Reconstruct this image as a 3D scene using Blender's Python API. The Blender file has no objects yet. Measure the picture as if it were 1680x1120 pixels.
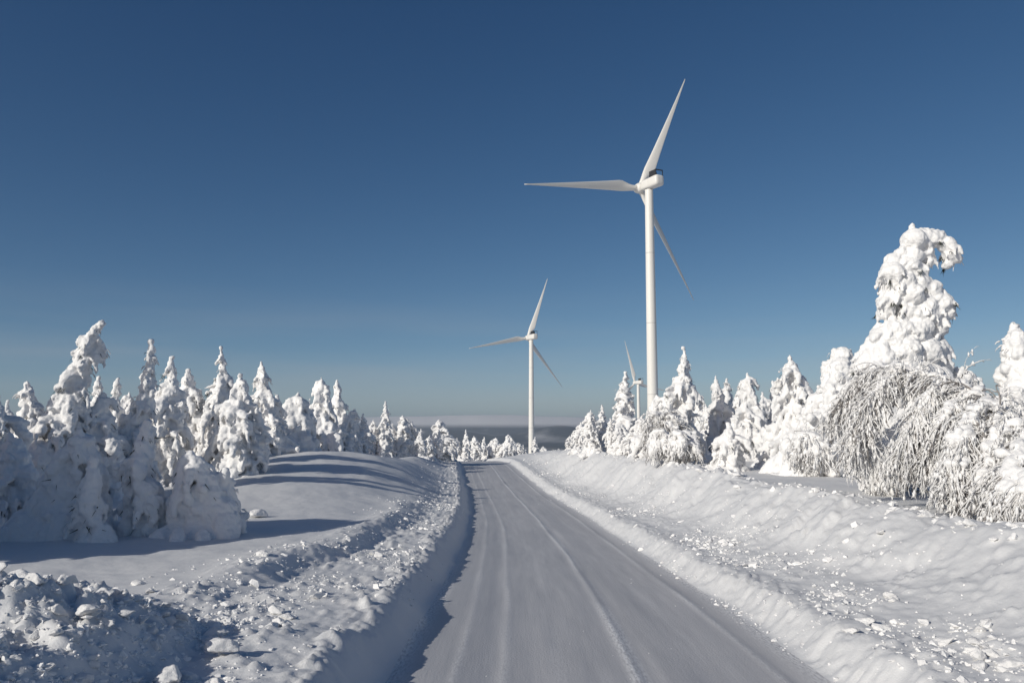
import bpy, math, random
import numpy as np
from mathutils import Vector, Matrix

# ------------------------------------------------------------------ camera, sky, sun, exposure
CAMZ = 2.1
FPX = 1350.0
PITCH = math.atan((705 - 560) / FPX)
SUN_EL = math.radians(24.5)
SUN_AZ = math.radians(48.0)            # shadows run forward and this far to the side
sc = bpy.context.scene
C = sc.collection
cam = bpy.data.cameras.new('camera')
cam.sensor_width = 36
cam.lens = FPX / 1680 * 36
cam.clip_start = 0.1
cam.clip_end = 60000
co = bpy.data.objects.new('camera', cam)
C.objects.link(co)
co.location = (0, 0, CAMZ)
co.rotation_euler = (math.pi / 2 + PITCH, 0, 0)
sc.camera = co

w = bpy.data.worlds.new('World')
sc.world = w
w.use_nodes = True
nt = w.node_tree
bg = nt.nodes['Background']
sky = nt.nodes.new('ShaderNodeTexSky')
sky.sky_type = 'NISHITA'
sky.sun_disc = False
sky.sun_elevation = SUN_EL
SUNDIR = Vector((-math.sin(SUN_AZ) * math.cos(SUN_EL), -math.cos(SUN_AZ) * math.cos(SUN_EL), math.sin(SUN_EL)))
sky.sun_rotation = math.atan2(SUNDIR.x, SUNDIR.y)
sky.altitude = 1500
sky.air_density = 0.6
sky.dust_density = 2.5
sky.ozone_density = 1.0
# the camera's response to the sky: each channel has its own contrast
sx = nt.nodes.new('ShaderNodeSeparateColor')
cx = nt.nodes.new('ShaderNodeCombineColor')
nt.links.new(sky.outputs[0], sx.inputs[0])
for ch, g, k in ((0, 1.5, 1.22), (1, 1.173, .872), (2, .935, .70)):
    pw = nt.nodes.new('ShaderNodeMath'); pw.operation = 'POWER'; pw.inputs[1].default_value = g
    ml = nt.nodes.new('ShaderNodeMath'); ml.operation = 'MULTIPLY'; ml.inputs[1].default_value = k * .1 ** (g - 1)
    mn = nt.nodes.new('ShaderNodeMath'); mn.operation = 'MINIMUM'; mn.inputs[1].default_value = 12.0
    nt.links.new(sx.outputs[ch], pw.inputs[0]); nt.links.new(pw.outputs[0], ml.inputs[0])
    nt.links.new(ml.outputs[0], mn.inputs[0]); nt.links.new(mn.outputs[0], cx.inputs[ch])
tcw = nt.nodes.new('ShaderNodeTexCoord')
mpw = nt.nodes.new('ShaderNodeMapping'); mpw.inputs['Scale'].default_value = (1.6, 1.6, 22); mpw.inputs['Rotation'].default_value = (0, math.radians(2.5), 0)
nw = nt.nodes.new('ShaderNodeTexNoise'); nw.inputs['Scale'].default_value = 1.0; nw.inputs['Detail'].default_value = 5
rw = nt.nodes.new('ShaderNodeMapRange'); rw.inputs['From Min'].default_value = .44; rw.inputs['From Max'].default_value = .68; rw.inputs['To Max'].default_value = .22
spw = nt.nodes.new('ShaderNodeSeparateXYZ')
bw = nt.nodes.new('ShaderNodeMapRange'); bw.inputs['From Min'].default_value = .17; bw.inputs['From Max'].default_value = .07
mw = nt.nodes.new('ShaderNodeMath'); mw.operation = 'MULTIPLY'
mxw = nt.nodes.new('ShaderNodeMix'); mxw.data_type = 'RGBA'; mxw.inputs[7].default_value = (4.0, 4.0, 4.1, 1)
nt.links.new(tcw.outputs['Generated'], mpw.inputs[0]); nt.links.new(mpw.outputs[0], nw.inputs['Vector']); nt.links.new(nw.outputs['Fac'], rw.inputs['Value'])
nt.links.new(tcw.outputs['Generated'], spw.inputs[0]); nt.links.new(spw.outputs['Z'], bw.inputs['Value'])
nt.links.new(rw.outputs[0], mw.inputs[0]); nt.links.new(bw.outputs[0], mw.inputs[1]); nt.links.new(mw.outputs[0], mxw.inputs[0])
nt.links.new(cx.outputs[0], mxw.inputs[6]); nt.links.new(mxw.outputs[2], bg.inputs['Color'])
bg.inputs['Strength'].default_value = 0.1

sl = bpy.data.lights.new('sun', 'SUN')
sl.energy = 3.2
sl.angle = math.radians(0.53)
sl.color = (1.0, 0.955, 0.87)
so = bpy.data.objects.new('sun', sl)
C.objects.link(so)
so.rotation_euler = SUNDIR.to_track_quat('Z', 'Y').to_euler()
so.location = (-30, -30, 30)
sc.view_settings.view_transform = 'Standard'
sc.view_settings.look = 'None'
sc.view_settings.exposure = 0
sc.view_settings.gamma = 1
sc.cycles.max_bounces = 5
sc.cycles.diffuse_bounces = 3


# ------------------------------------------------------------------ helpers
def ray(px, py):
    x = (px - 840) / FPX
    y = (560 - py) / FPX
    c, s = math.cos(PITCH), math.sin(PITCH)
    return np.array([x, c - y * s, s + y * c])


def at(px, py, Y):
    d = ray(px, py)
    p = d * (Y / d[1])
    return np.array([p[0], p[1], p[2] + CAMZ])


def _h(i, seed):
    i = (i.astype(np.int64) * 2654435761 + seed * 974634777) & 0xFFFFFFFF
    i ^= i >> 15
    i = (i * 2246822519) & 0xFFFFFFFF
    i ^= i >> 13
    i = (i * 3266489917) & 0xFFFFFFFF
    i ^= i >> 16
    return i.astype(np.float64) / 4294967295.0


def noise2(x, y, seed=0):
    xi = np.floor(x); yi = np.floor(y)
    fx = x - xi; fy = y - yi
    fx = fx * fx * fx * (fx * (fx * 6 - 15) + 10); fy = fy * fy * fy * (fy * (fy * 6 - 15) + 10)
    xi = xi.astype(np.int64); yi = yi.astype(np.int64)
    def hh(a, b): return _h(a * 73856093 ^ b * 19349663, seed)
    a = hh(xi, yi); b = hh(xi + 1, yi); c = hh(xi, yi + 1); d = hh(xi + 1, yi + 1)
    return (a + (b - a) * fx) * (1 - fy) + (c + (d - c) * fx) * fy


def fbm2(x, y, seed=0, o=4, g=0.5):
    s = 0; a = 1; t = 0
    for k in range(o):
        s = s + a * noise2(x * 2 ** k * (1 + .03 * k) + 7.3 * k, y * 2 ** k + 3.1 * k, seed + k)
        t += a; a *= g
    return s / t * 2 - 1


def noise3(p, seed=0):
    pi = np.floor(p); f = p - pi
    f = f * f * (3 - 2 * f)
    pi = pi.astype(np.int64)
    out = 0
    for dx in (0, 1):
        for dy in (0, 1):
            for dz in (0, 1):
                wgt = (f[:, 0] if dx else 1 - f[:, 0]) * (f[:, 1] if dy else 1 - f[:, 1]) * (f[:, 2] if dz else 1 - f[:, 2])
                out = out + wgt * _h((pi[:, 0] + dx) * 73856093 ^ (pi[:, 1] + dy) * 19349663 ^ (pi[:, 2] + dz) * 83492791, seed)
    return out * 2 - 1


def sstep(a, b, x):
    t = np.clip((x - a) / (b - a), 0, 1)
    return t * t * (3 - 2 * t)


def mesh_from(name, V, F, uv=None, smooth=True):
    V = np.asarray(V, np.float32); F = np.asarray(F, np.int32)
    m = bpy.data.meshes.new(name)
    n = F.shape[1]
    m.vertices.add(len(V)); m.vertices.foreach_set('co', V.ravel())
    m.loops.add(F.size); m.loops.foreach_set('vertex_index', F.ravel())
    m.polygons.add(len(F)); m.polygons.foreach_set('loop_start', np.arange(0, F.size, n, dtype=np.int32))
    m.update(calc_edges=True)
    if uv is not None:
        l = m.uv_layers.new(name='UVMap')
        l.data.foreach_set('uv', np.asarray(uv, np.float32)[F.ravel()].ravel())
    m.polygons.foreach_set('use_smooth', np.full(len(F), smooth))
    m.update()
    return m


def link(name, me, mat=None, parent=None, loc=None):
    o = bpy.data.objects.new(name, me)
    C.objects.link(o)
    if mat is not None and me is not None and not me.materials:
        me.materials.append(mat)
    if parent is not None:
        o.parent = parent
    if loc is not None:
        o.location = loc
    return o


def tag(o, label=None, cat=None, group=None, kind=None):
    if label: o['label'] = label
    if cat: o['category'] = cat
    if group: o['group'] = group
    if kind: o['kind'] = kind
    return o


# ------------------------------------------------------------------ materials
def new_mat(name, col, rough=0.6):
    m = bpy.data.materials.new(name); m.use_nodes = True
    b = m.node_tree.nodes['Principled BSDF']
    b.inputs['Base Color'].default_value = (*col, 1)
    b.inputs['Roughness'].default_value = rough
    return m, m.node_tree, b


def N(t, kind, **kw):
    n = t.nodes.new(kind)
    for k, v in kw.items():
        if k in n.inputs: n.inputs[k].default_value = v
        else: setattr(n, k, v)
    return n


def snow_mat(name, col, bumps, spec=0.25, fine=None):
    """bumps = [(scale, strength, distance)]; noise in object space so it sticks to the thing"""
    m, t, b = new_mat(name, col, 0.62)
    b.inputs['Specular IOR Level'].default_value = spec
    tc = N(t, 'ShaderNodeTexCoord')
    prev = None
    for s, st, d in bumps:
        n = N(t, 'ShaderNodeTexNoise', Scale=s, Detail=3.0, Roughness=0.6)
        t.links.new(tc.outputs['Object'], n.inputs['Vector'])
        bp = N(t, 'ShaderNodeBump', Strength=st, Distance=d)
        t.links.new(n.outputs['Fac'], bp.inputs['Height'])
        if prev: t.links.new(prev.outputs[0], bp.inputs['Normal'])
        prev = bp
    if prev: t.links.new(prev.outputs[0], b.inputs['Normal'])
    n = N(t, 'ShaderNodeTexNoise', Scale=1.3, Detail=4.0)
    t.links.new(tc.outputs['Object'], n.inputs['Vector'])
    r = N(t, 'ShaderNodeValToRGB')
    r.color_ramp.elements[0].position = .3; r.color_ramp.elements[1].position = .7
    r.color_ramp.elements[0].color = (col[0] * .96, col[1] * .96, col[2] * .965, 1)
    r.color_ramp.elements[1].color = (*col, 1)
    t.links.new(n.outputs['Fac'], r.inputs[0])
    t.links.new(r.outputs[0], b.inputs['Base Color'])
    return m


SNOW = snow_mat('tree_snow', (.88, .87, .86), [(9, .5, .05), (38, .45, .015)])
FIELD = snow_mat('field_snow', (.75, .75, .75), [(2.2, .3, .05), (8, .3, .02), (60, .45, .006)])
CLOD = snow_mat('clod_snow', (.88, .87, .86), [(20, .5, .02), (90, .3, .004)])
FROST = snow_mat('frost', (.80, .79, .78), [(30, .6, .02)])
BARK, _t, _b = new_mat('bark', (.07, .055, .045), .9)
NEEDLE, _t, _b = new_mat('needles', (.035, .042, .028), .8)
TWIG, _t, _b = new_mat('twigs', (.27, .25, .24), .9)
DARKM, _t, _b = new_mat('dark_metal', (.03, .03, .032), .5)


def paint_mat():
    m, t, b = new_mat('turbine_paint', (.78, .76, .72), .45)
    tc = N(t, 'ShaderNodeTexCoord')
    n = N(t, 'ShaderNodeTexNoise', Scale=.12, Detail=5.0)
    mp = N(t, 'ShaderNodeMapping'); mp.inputs['Scale'].default_value = (4, 4, .3)
    t.links.new(tc.outputs['Object'], mp.inputs[0]); t.links.new(mp.outputs[0], n.inputs['Vector'])
    r = N(t, 'ShaderNodeValToRGB')
    r.color_ramp.elements[0].position = .35; r.color_ramp.elements[1].position = .65
    r.color_ramp.elements[0].color = (.755, .735, .69, 1); r.color_ramp.elements[1].color = (.79, .77, .73, 1)
    t.links.new(n.outputs['Fac'], r.inputs[0]); t.links.new(r.outputs[0], b.inputs['Base Color'])
    return m


PAINT = paint_mat()


def road_mat():
    m, t, b = new_mat('packed_snow', (.62, .62, .64), .5)
    b.inputs['Specular IOR Level'].default_value = .3
    uv = N(t, 'ShaderNodeUVMap')
    mp = N(t, 'ShaderNodeMapping'); mp.inputs['Scale'].default_value = (4.5, .22, 1)
    t.links.new(uv.outputs[0], mp.inputs[0])
    n1 = N(t, 'ShaderNodeTexNoise', Scale=1.0, Detail=5.0, Roughness=.65)
    t.links.new(mp.outputs[0], n1.inputs['Vector'])
    mp2 = N(t, 'ShaderNodeMapping'); mp2.inputs['Scale'].default_value = (1.2, .25, 1)
    t.links.new(uv.outputs[0], mp2.inputs[0])
    n2 = N(t, 'ShaderNodeTexNoise', Scale=1.0, Detail=6.0, Roughness=.6)
    t.links.new(mp2.outputs[0], n2.inputs['Vector'])
    add = N(t, 'ShaderNodeMath', operation='ADD')
    t.links.new(n1.outputs['Fac'], add.inputs[0]); t.links.new(n2.outputs['Fac'], add.inputs[1])
    r = N(t, 'ShaderNodeValToRGB')
    r.color_ramp.elements[0].position = .38; r.color_ramp.elements[1].position = .64
    hf = N(t, 'ShaderNodeMath', operation='MULTIPLY'); hf.inputs[1].default_value = .5
    t.links.new(add.outputs[0], hf.inputs[0]); t.links.new(hf.outputs[0], r.inputs[0])
    r.color_ramp.elements[0].color = (.46, .455, .465, 1); r.color_ramp.elements[1].color = (.56, .55, .555, 1)
    # loose white snow thrown up in thin lines along the wheel tracks
    at_ = N(t, 'ShaderNodeAttribute', attribute_name='loose')
    fn = N(t, 'ShaderNodeTexNoise', Scale=26.0, Detail=3.0)
    mp3 = N(t, 'ShaderNodeMapping'); mp3.inputs['Scale'].default_value = (1.6, .35, 1)
    t.links.new(uv.outputs[0], mp3.inputs[0]); t.links.new(mp3.outputs[0], fn.inputs['Vector'])
    fr = N(t, 'ShaderNodeMapRange'); fr.inputs['From Min'].default_value = .35; fr.inputs['From Max'].default_value = .6
    t.links.new(fn.outputs['Fac'], fr.inputs['Value'])
    mu = N(t, 'ShaderNodeMath', operation='MULTIPLY')
    t.links.new(at_.outputs['Fac'], mu.inputs[0]); t.links.new(fr.outputs[0], mu.inputs[1])
    mx = N(t, 'ShaderNodeMix', data_type='RGBA')
    t.links.new(mu.outputs[0], mx.inputs[0]); t.links.new(r.outputs[0], mx.inputs[6]); mx.inputs[7].default_value = (.88, .87, .86, 1)
    t.links.new(mx.outputs[2], b.inputs['Base Color'])
    b1 = N(t, 'ShaderNodeBump', Strength=.35, Distance=.02); t.links.new(n1.outputs['Fac'], b1.inputs['Height'])
    n3 = N(t, 'ShaderNodeTexNoise', Scale=45.0, Detail=3.0); t.links.new(uv.outputs[0], n3.inputs['Vector'])
    b2 = N(t, 'ShaderNodeBump', Strength=.55, Distance=.008); t.links.new(n3.outputs['Fac'], b2.inputs['Height'])
    t.links.new(b1.outputs[0], b2.inputs['Normal']); t.links.new(b2.outputs[0], b.inputs['Normal'])
    return m


ROADM = road_mat()
SEAM, _t, _b = new_mat('seam_paint', (.52, .51, .49), .6)

# ------------------------------------------------------------------ terrain functions
YK = np.arange(-60, 400, .5)


def curve(knots, sig=3.0):
    k = np.array(knots, float)
    v = np.interp(YK, k[:, 0], k[:, 1])
    g = np.exp(-.5 * (np.arange(-30, 31) * .5 / sig) ** 2); g /= g.sum()
    v = np.convolve(np.pad(v, 30, mode='edge'), g, 'valid')
    return lambda Y: np.interp(Y, YK, v)


cY = curve([(-30, .8), (6, .84), (12, .92), (18, .86), (25, .68), (32, .38), (42, -.25), (55, -1.2), (68, -2.2), (80, -3.8), (95, -6.8), (110, -10.5), (130, -16), (400, -90)])
zR = curve([(-30, .05), (0, .0), (9.4, -.16), (16, -.5), (25, -.78), (42, -1.1), (55, -.85), (68, -.58), (78, -.75), (90, -1.4), (110, -3.), (140, -6.), (400, -14)])
zTL = curve([(-30, .35), (9, .27), (16, .10), (30, -.28), (45, -.25), (60, .0), (75, .15), (95, -.8), (120, -2.4), (150, -4), (400, -13)])
zTR = curve([(-30, .7), (9, .74), (20, .70), (30, .66), (40, .75), (55, .72), (70, .45), (90, -.6), (120, -2.4), (150, -4), (400, -13)])
cR = curve([(-30, .90), (9, .92), (20, .90), (30, .88), (45, .88), (58, .72), (70, .2), (82, -.35), (100, -1.8), (140, -4.5), (400, -13)])
stepT = curve([(-30, 2.4), (9, 2.3), (16, 1.6), (30, 1.1), (60, 1.0), (400, 1.0)])
farz = lambda Y: np.interp(Y, [400, 560, 1000, 1500, 3000], [0, -2.5, -16, -34, -70])
HW = 2.0


def detail(u, Y, w):
    """metre-scale relief; w in 0..1 fades roughness that is finer than the grid far away"""
    X = u
    wob = .10 * fbm2(Y * .7, Y * 0, 3, 3)
    tl = -(u + HW) + wob
    tr = u - HW + .10 * fbm2(Y * .6, Y * 0 + 9, 4, 3)
    base = zR(Y)
    st = stepT(Y) + .25 * fbm2(Y * .45, Y * 0, 12, 4)
    z = base.copy()
    # ruts and tracks in the packed road
    onroad = sstep(2.1, 1.9, np.abs(u))
    rut = 0
    for uc, a, ww in ((.30, .016, .05), (.45, -.010, .09), (1.60, .011, .05), (1.73, -.008, .10), (-1.1, -.008, .12), (-.95, .007, .05), (-1.42, .006, .05)):
        uu = uc + .05 * fbm2(Y * .12, Y * 0 + uc, 40, 2)
        rut = rut + a * np.exp(-((u - uu) / ww) ** 2)
    z += onroad * (rut + .010 * fbm2(u * 3, Y * .4, 41, 3) - .02 * np.exp(-((np.abs(u - .2) - 1.0) / .5) ** 2))
    # ---- left side
    browh = .34 + .07 * fbm2(Y * .8, Y * 0, 21, 4)
    face = sstep(-.05, .42, tl)
    shelf = base + browh * face + .04 * np.clip(tl - .4, 0, 9)
    terr = zTL(Y) + .10 * fbm2(u * .25, Y * .2, 22, 3) + .03 * fbm2(u * 1.1, Y * .7, 23, 3)
    terr = terr + .05 * np.exp(-((tl - st - .45) / .35) ** 2)
    kw = .22 + .045 * np.clip(Y - 17, 0, 24)
    k = sstep(st - .22, st - .22 + 2 * kw, tl)
    # the terrace may lie below the shelf near the crest: never dip more than a little
    L = shelf * (1 - k) + np.maximum(terr, shelf - .15) * k
    # ---- right side
    bermh = .30 + .04 * fbm2(Y * .7, Y * 0, 24, 4)
    shr = base + bermh * sstep(0, .45, tr) - .05 * np.exp(-((tr - .95) / .3) ** 2) + .09 * np.clip(tr - .4, 0, 2.2)
    cr = cR(Y) + .07 * fbm2(Y * .35, Y * 0 + 2, 25, 4)
    k1 = sstep(1.3 + .5 * fbm2(Y * .4, Y * 0, 26, 3), 3.35 + .35 * fbm2(Y * .5, Y * 0 + 5, 27, 3), tr)
    k2 = sstep(3.1, 4.1, tr)
    fieldr = zTR(Y) + .08 * fbm2(u * .22, Y * .2, 28, 3) + .02 * fbm2(u * 1.2, Y * .8, 29, 3)
    R = shr * (1 - k1) + cr * k1
    R = R * (1 - k2) + fieldr * k2
    z = np.where(u < 0, np.where(tl > -.05, L, z), np.where(tr > 0, R, z))
    wind = .012 * fbm2(u * 1.6 + Y * .9, Y * 3.2 - u * 1.2, 71, 4, .6) + .03 * fbm2(u * .5, Y * .45, 72, 3)
    z = z + wind * (np.where(u < 0, sstep(st + .3, st + 1.2, tl), sstep(3.6, 4.4, tr)))
    # ---- ploughed roughness
    zone_l = sstep(.30, .5, tl) * (1 - sstep(st + .1, st + 1.1, tl))
    zone_r = sstep(.5, .9, tr) * (1 - sstep(1.9, 3.0, tr))
    edge_l = np.exp(-((tl - .42) / .2) ** 2)
    slope_r = sstep(1.6, 2.2, tr) * (1 - sstep(3.3, 4.0, tr))
    berm = sstep(.0, .15, tr) * (1 - sstep(.6, .9, tr))
    n1 = fbm2(u * 4.5, Y * 3.5, 31, 4, .6)
    n2 = fbm2(u * 14, Y * 11, 32, 2, .6)
    lum = np.clip(n1, 0, 1) ** 1.3 * .16 + n2 * .022
    z = z + w * (zone_l * lum * .75 + edge_l * (n1 * .05 + n2 * .03) + zone_r * lum * .55)
    # diagonal grooves where the plough threw the snow up the bank
    a = u * .8 + Y * .6; b = -u * .6 + Y * .8
    gr = fbm2(a * .8, b * 3.2, 33, 4, .6)
    z = z + w * (slope_r * (gr * .15 * np.clip(.45 + 1.1 * fbm2(u * .7, Y * .35, 135, 3), 0, 1.3) + .10 * (1 + .8 * sstep(14, 24, Y)) * fbm2(u * 1.1, Y * .8, 136, 4, .55) + .03 * fbm2(a * 1.2, b * 9, 134, 3, .6) + .07 * np.clip(fbm2(u * 4.2, Y * 3.4, 137, 3), 0, 1)) + berm * (fbm2(a * 1.9 + 2 * fbm2(u, Y * .8, 141, 2), b * 5.5 + 5 * fbm2(u * .6, Y * .45, 140, 3), 34, 4, .65) * .07 + n2 * .02))
    crest = np.exp(-((tr - 3.3) / .3) ** 2)
    z = z + crest * .05 * np.clip(fbm2(u * 3, Y * 2.2, 36, 3), 0, 1) * 2 * w
    # ---- broad forms
    Xw = u + cY(Y)
    z = z + 1.45 * np.exp(-((Xw + 8.4) / 5.0) ** 2 - ((Y - 37) / 12) ** 2) * sstep(-.2, 4.2, tl)
    # snow heap beside the camera
    ax, ay, bx, by = -5.6, 0.5, -3.75, 6.6
    dx, dy = bx - ax, by - ay
    q = np.clip(((Xw - ax) * dx + (Y - ay) * dy) / (dx * dx + dy * dy), 0, 1)
    dist = np.hypot(Xw - ax - q * dx, Y - ay - q * dy)
    hh = 1.08 - .45 * q
    lump = fbm2(Xw * 2.1, Y * 2.1, 37, 4, .55)
    heap = (hh + .26 * lump + .16 * np.clip(fbm2(Xw * 5, Y * 5, 138, 3, .6), 0, 1) + .07 * fbm2(Xw * 11, Y * 11, 38, 3, .6)) * np.exp(-(dist / 1.25) ** 2 * .9)
    heap = heap * sstep(-2.2, -3.1, Xw + .25 * lump)
    z = z + np.clip(heap - .12, 0, 9) * np.where(Xw < -1.6, 1, 0)
    # heap thrown up at the bend and a pit in the bank there
    z = z + w * .5 * np.exp(-((Xw + 6.3) / 1.3) ** 2 - ((Y - 55) / 3.5) ** 2) * np.where(tl > .5, 1, 0)
    z = z + farz(Y)
    # far off, rolling ground
    z = z + 2.5 * sstep(140, 500, Y) * fbm2(Xw * .006, Y * .006, 39, 3)
    # ground away from the road: gentle rise sideways
    z = z + .25 * fbm2(Xw * .06, Y * .06, 35, 3) * sstep(9, 20, np.abs(Xw)) * sstep(0, 10, Y)
    return z


def G(X, Y):
    X = np.atleast_1d(np.asarray(X, float)); Y = np.atleast_1d(np.asarray(Y, float))
    return detail(X - cY(Y), Y, np.ones_like(X))


def G1(X, Y):
    return float(G(X, Y)[0])


# ------------------------------------------------------------------ ground and road sheets
def build_ground():
    us = [0.0]; s = .034
    while us[-1] < 1400:
        if us[-1] > 7.5: s *= 1.045
        us.append(us[-1] + s)
    us = np.array(us)
    i0 = np.argmin(np.abs(us - HW)); us *= HW / us[i0]
    U = np.concatenate([-us[::-1], us[1:]])
    Ys = list(np.arange(-30, 3.4, .45)); y = 3.5
    while y < 1500:
        Ys.append(y); y += .0062 * y if y < 60 else .018 * y
    Ys = np.array(Ys)
    uu, yy = np.meshgrid(U, Ys)
    wf = sstep(75, 45, yy) * .8 + .2 * sstep(200, 100, yy)
    wf = wf * sstep(30, 9, np.abs(uu))
    zz = detail(uu.ravel(), yy.ravel(), wf.ravel())
    xx = uu + cY(yy)
    V = np.stack([xx.ravel(), yy.ravel(), zz], 1)
    nc, nr = len(U), len(Ys)
    i = np.arange(nr - 1)[:, None] * nc + np.arange(nc - 1)[None, :]
    F = np.stack([i, i + 1, i + nc + 1, i + nc], -1)
    mid = len(us) - 1
    a, b = mid - i0, mid + i0
    uv = np.stack([uu.ravel(), yy.ravel()], 1)
    fr = F[:, a:b].reshape(-1, 4)
    fg = np.concatenate([F[:, :a].reshape(-1, 4), F[:, b:].reshape(-1, 4)])

    def sub(f):
        ids, inv = np.unique(f.ravel(), return_inverse=True)
        return V[ids], inv.reshape(-1, 4), uv[ids]
    v, f, t = sub(fg)
    g = link('snow_ground', mesh_from('snow_ground', v, f, t), FIELD); tag(g, kind='structure')
    v, f, t = sub(fr)
    me = mesh_from('road', v, f, t)
    ly = 0
    for uc, a_, ww in ((.30, 1.0, .045), (.39, .6, .03), (1.60, .75, .05), (-.95, .5, .04), (-1.42, .4, .04), (1.05, .25, .05), (-.4, .2, .05)):
        wob = uc + .05 * fbm2(t[:, 1] * .12, t[:, 1] * 0 + uc, 40, 2)
        ly = ly + a_ * np.exp(-((t[:, 0] - wob) / (ww * (1 + .5 * fbm2(t[:, 1] * .5, t[:, 1] * 0 + uc, 43, 2)))) ** 2) * np.clip(.75 + 1.3 * fbm2(t[:, 1] * .35, t[:, 1] * 0 + uc * 3, 42, 4), 0, 1)
    ly = ly + .8 * sstep(1.75, 2.0, np.abs(t[:, 0]))
    at_ = me.attributes.new('loose', 'FLOAT', 'POINT')
    at_.data.foreach_set('value', np.clip(ly, 0, 1).astype(np.float32))
    r = link('road', me, ROADM); tag(r, kind='structure')


build_ground()


# ------------------------------------------------------------------ far valley and fells
def far_land():
    m, t, b = new_mat('forest_and_snow', (.05, .06, .07), .9)
    geo = N(t, 'ShaderNodeNewGeometry')
    sep = N(t, 'ShaderNodeSeparateXYZ'); t.links.new(geo.outputs['Position'], sep.inputs[0])
    n = N(t, 'ShaderNodeTexNoise', Scale=.0016, Detail=9.0, Roughness=.6)
    mp = N(t, 'ShaderNodeMapping'); mp.inputs['Scale'].default_value = (1, .30, 1)
    t.links.new(geo.outputs['Position'], mp.inputs[0]); t.links.new(mp.outputs[0], n.inputs['Vector'])
    mr = N(t, 'ShaderNodeMapRange'); mr.inputs['From Min'].default_value = 20; mr.inputs['From Max'].default_value = 75
    t.links.new(sep.outputs['Z'], mr.inputs['Value'])
    n_ = N(t, 'ShaderNodeMapRange'); n_.inputs['From Min'].default_value = .50; n_.inputs['From Max'].default_value = .66; n_.inputs['To Max'].default_value = .55
    t.links.new(n.outputs['Fac'], n_.inputs['Value'])
    mxx = N(t, 'ShaderNodeMath', operation='MAXIMUM')
    t.links.new(mr.outputs[0], mxx.inputs[0]); t.links.new(n_.outputs[0], mxx.inputs[1])
    mx = N(t, 'ShaderNodeMix', data_type='RGBA')
    mx.inputs[6].default_value = (.05, .06, .07, 1); mx.inputs[7].default_value = (.75, .74, .74, 1)
    t.links.new(mxx.outputs[0], mx.inputs[0]); t.links.new(mx.outputs[2], b.inputs['Base Color'])
    az = np.radians(np.linspace(-62, 62, 420)); r = 1150 * (30000 / 1150) ** np.linspace(0, 1, 160)
    A, Rr = np.meshgrid(az, r)
    X = Rr * np.sin(A); Y = Rr * np.cos(A)
    T = np.tan(A)
    z = np.interp(Rr, [1150, 1600, 3000, 6000, 9000, 30000], [-40, -52, -80, -85, -70, -60.])
    z = z + 30 * fbm2(X * .0009, Y * .00045, 50, 5) * sstep(1100, 2500, Rr)
    def hill(tc, rc, h, st, sr): return h * np.exp(-((T - tc) / st) ** 2 - ((Rr - rc) / sr) ** 2)
    z = z + hill(.035, 10500, 215, .16, 1500) + hill(-.13, 11500, 165, .13, 1600) + hill(.06, 6800, 118, .05, 800)
    z = z + hill(-.35, 12000, 150, .2, 2000) + hill(.5, 11000, 120, .25, 2000) + hill(-.09, 7500, 85, .06, 900)
    V = np.stack([X.ravel(), Y.ravel(), z.ravel()], 1)
    nc, nr = len(az), len(r)
    i = np.arange(nr - 1)[:, None] * nc + np.arange(nc - 1)[None, :]
    F = np.stack([i, i + 1, i + nc + 1, i + nc], -1).reshape(-1, 4)
    o = link('hills', mesh_from('hills', V, F), m); tag(o, kind='structure')


far_land()


# ------------------------------------------------------------------ blobs -> snow surface
def ico(sub):
    import bmesh
    bm = bmesh.new(); bmesh.ops.create_icosphere(bm, subdivisions=sub, radius=1)
    V = np.array([v.co[:] for v in bm.verts]); F = np.array([[v.index for v in f.verts] for f in bm.faces]); bm.free()
    return V, F


ICO2 = ico(2); ICO1 = ico(1)


def rotm(rng):
    q = rng.normal(size=4); q /= np.linalg.norm(q)
    a, b, c, d = q
    return np.array([[1 - 2 * (c * c + d * d), 2 * (b * c - a * d), 2 * (b * d + a * c)], [2 * (b * c + a * d), 1 - 2 * (b * b + d * d), 2 * (c * d - a * b)], [2 * (b * d - a * c), 2 * (c * d + a * b), 1 - 2 * (b * b + c * c)]])


def blobs_mesh(blobs, ic=ICO2):
    """blobs: list of (centre, (rx,ry,rz))"""
    V0, F0 = ic
    c = np.array([b[0] for b in blobs]); r = np.array([b[1] for b in blobs])
    V = V0[None] * r[:, None, :]
    for i, b in enumerate(blobs):
        if len(b) > 2: V[i] = V[i] @ b[2].T
    V = V + c[:, None, :]
    F = F0[None] + (np.arange(len(blobs)) * len(V0))[:, None, None]
    return V.reshape(-1, 3), F.reshape(-1, 3)


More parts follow.
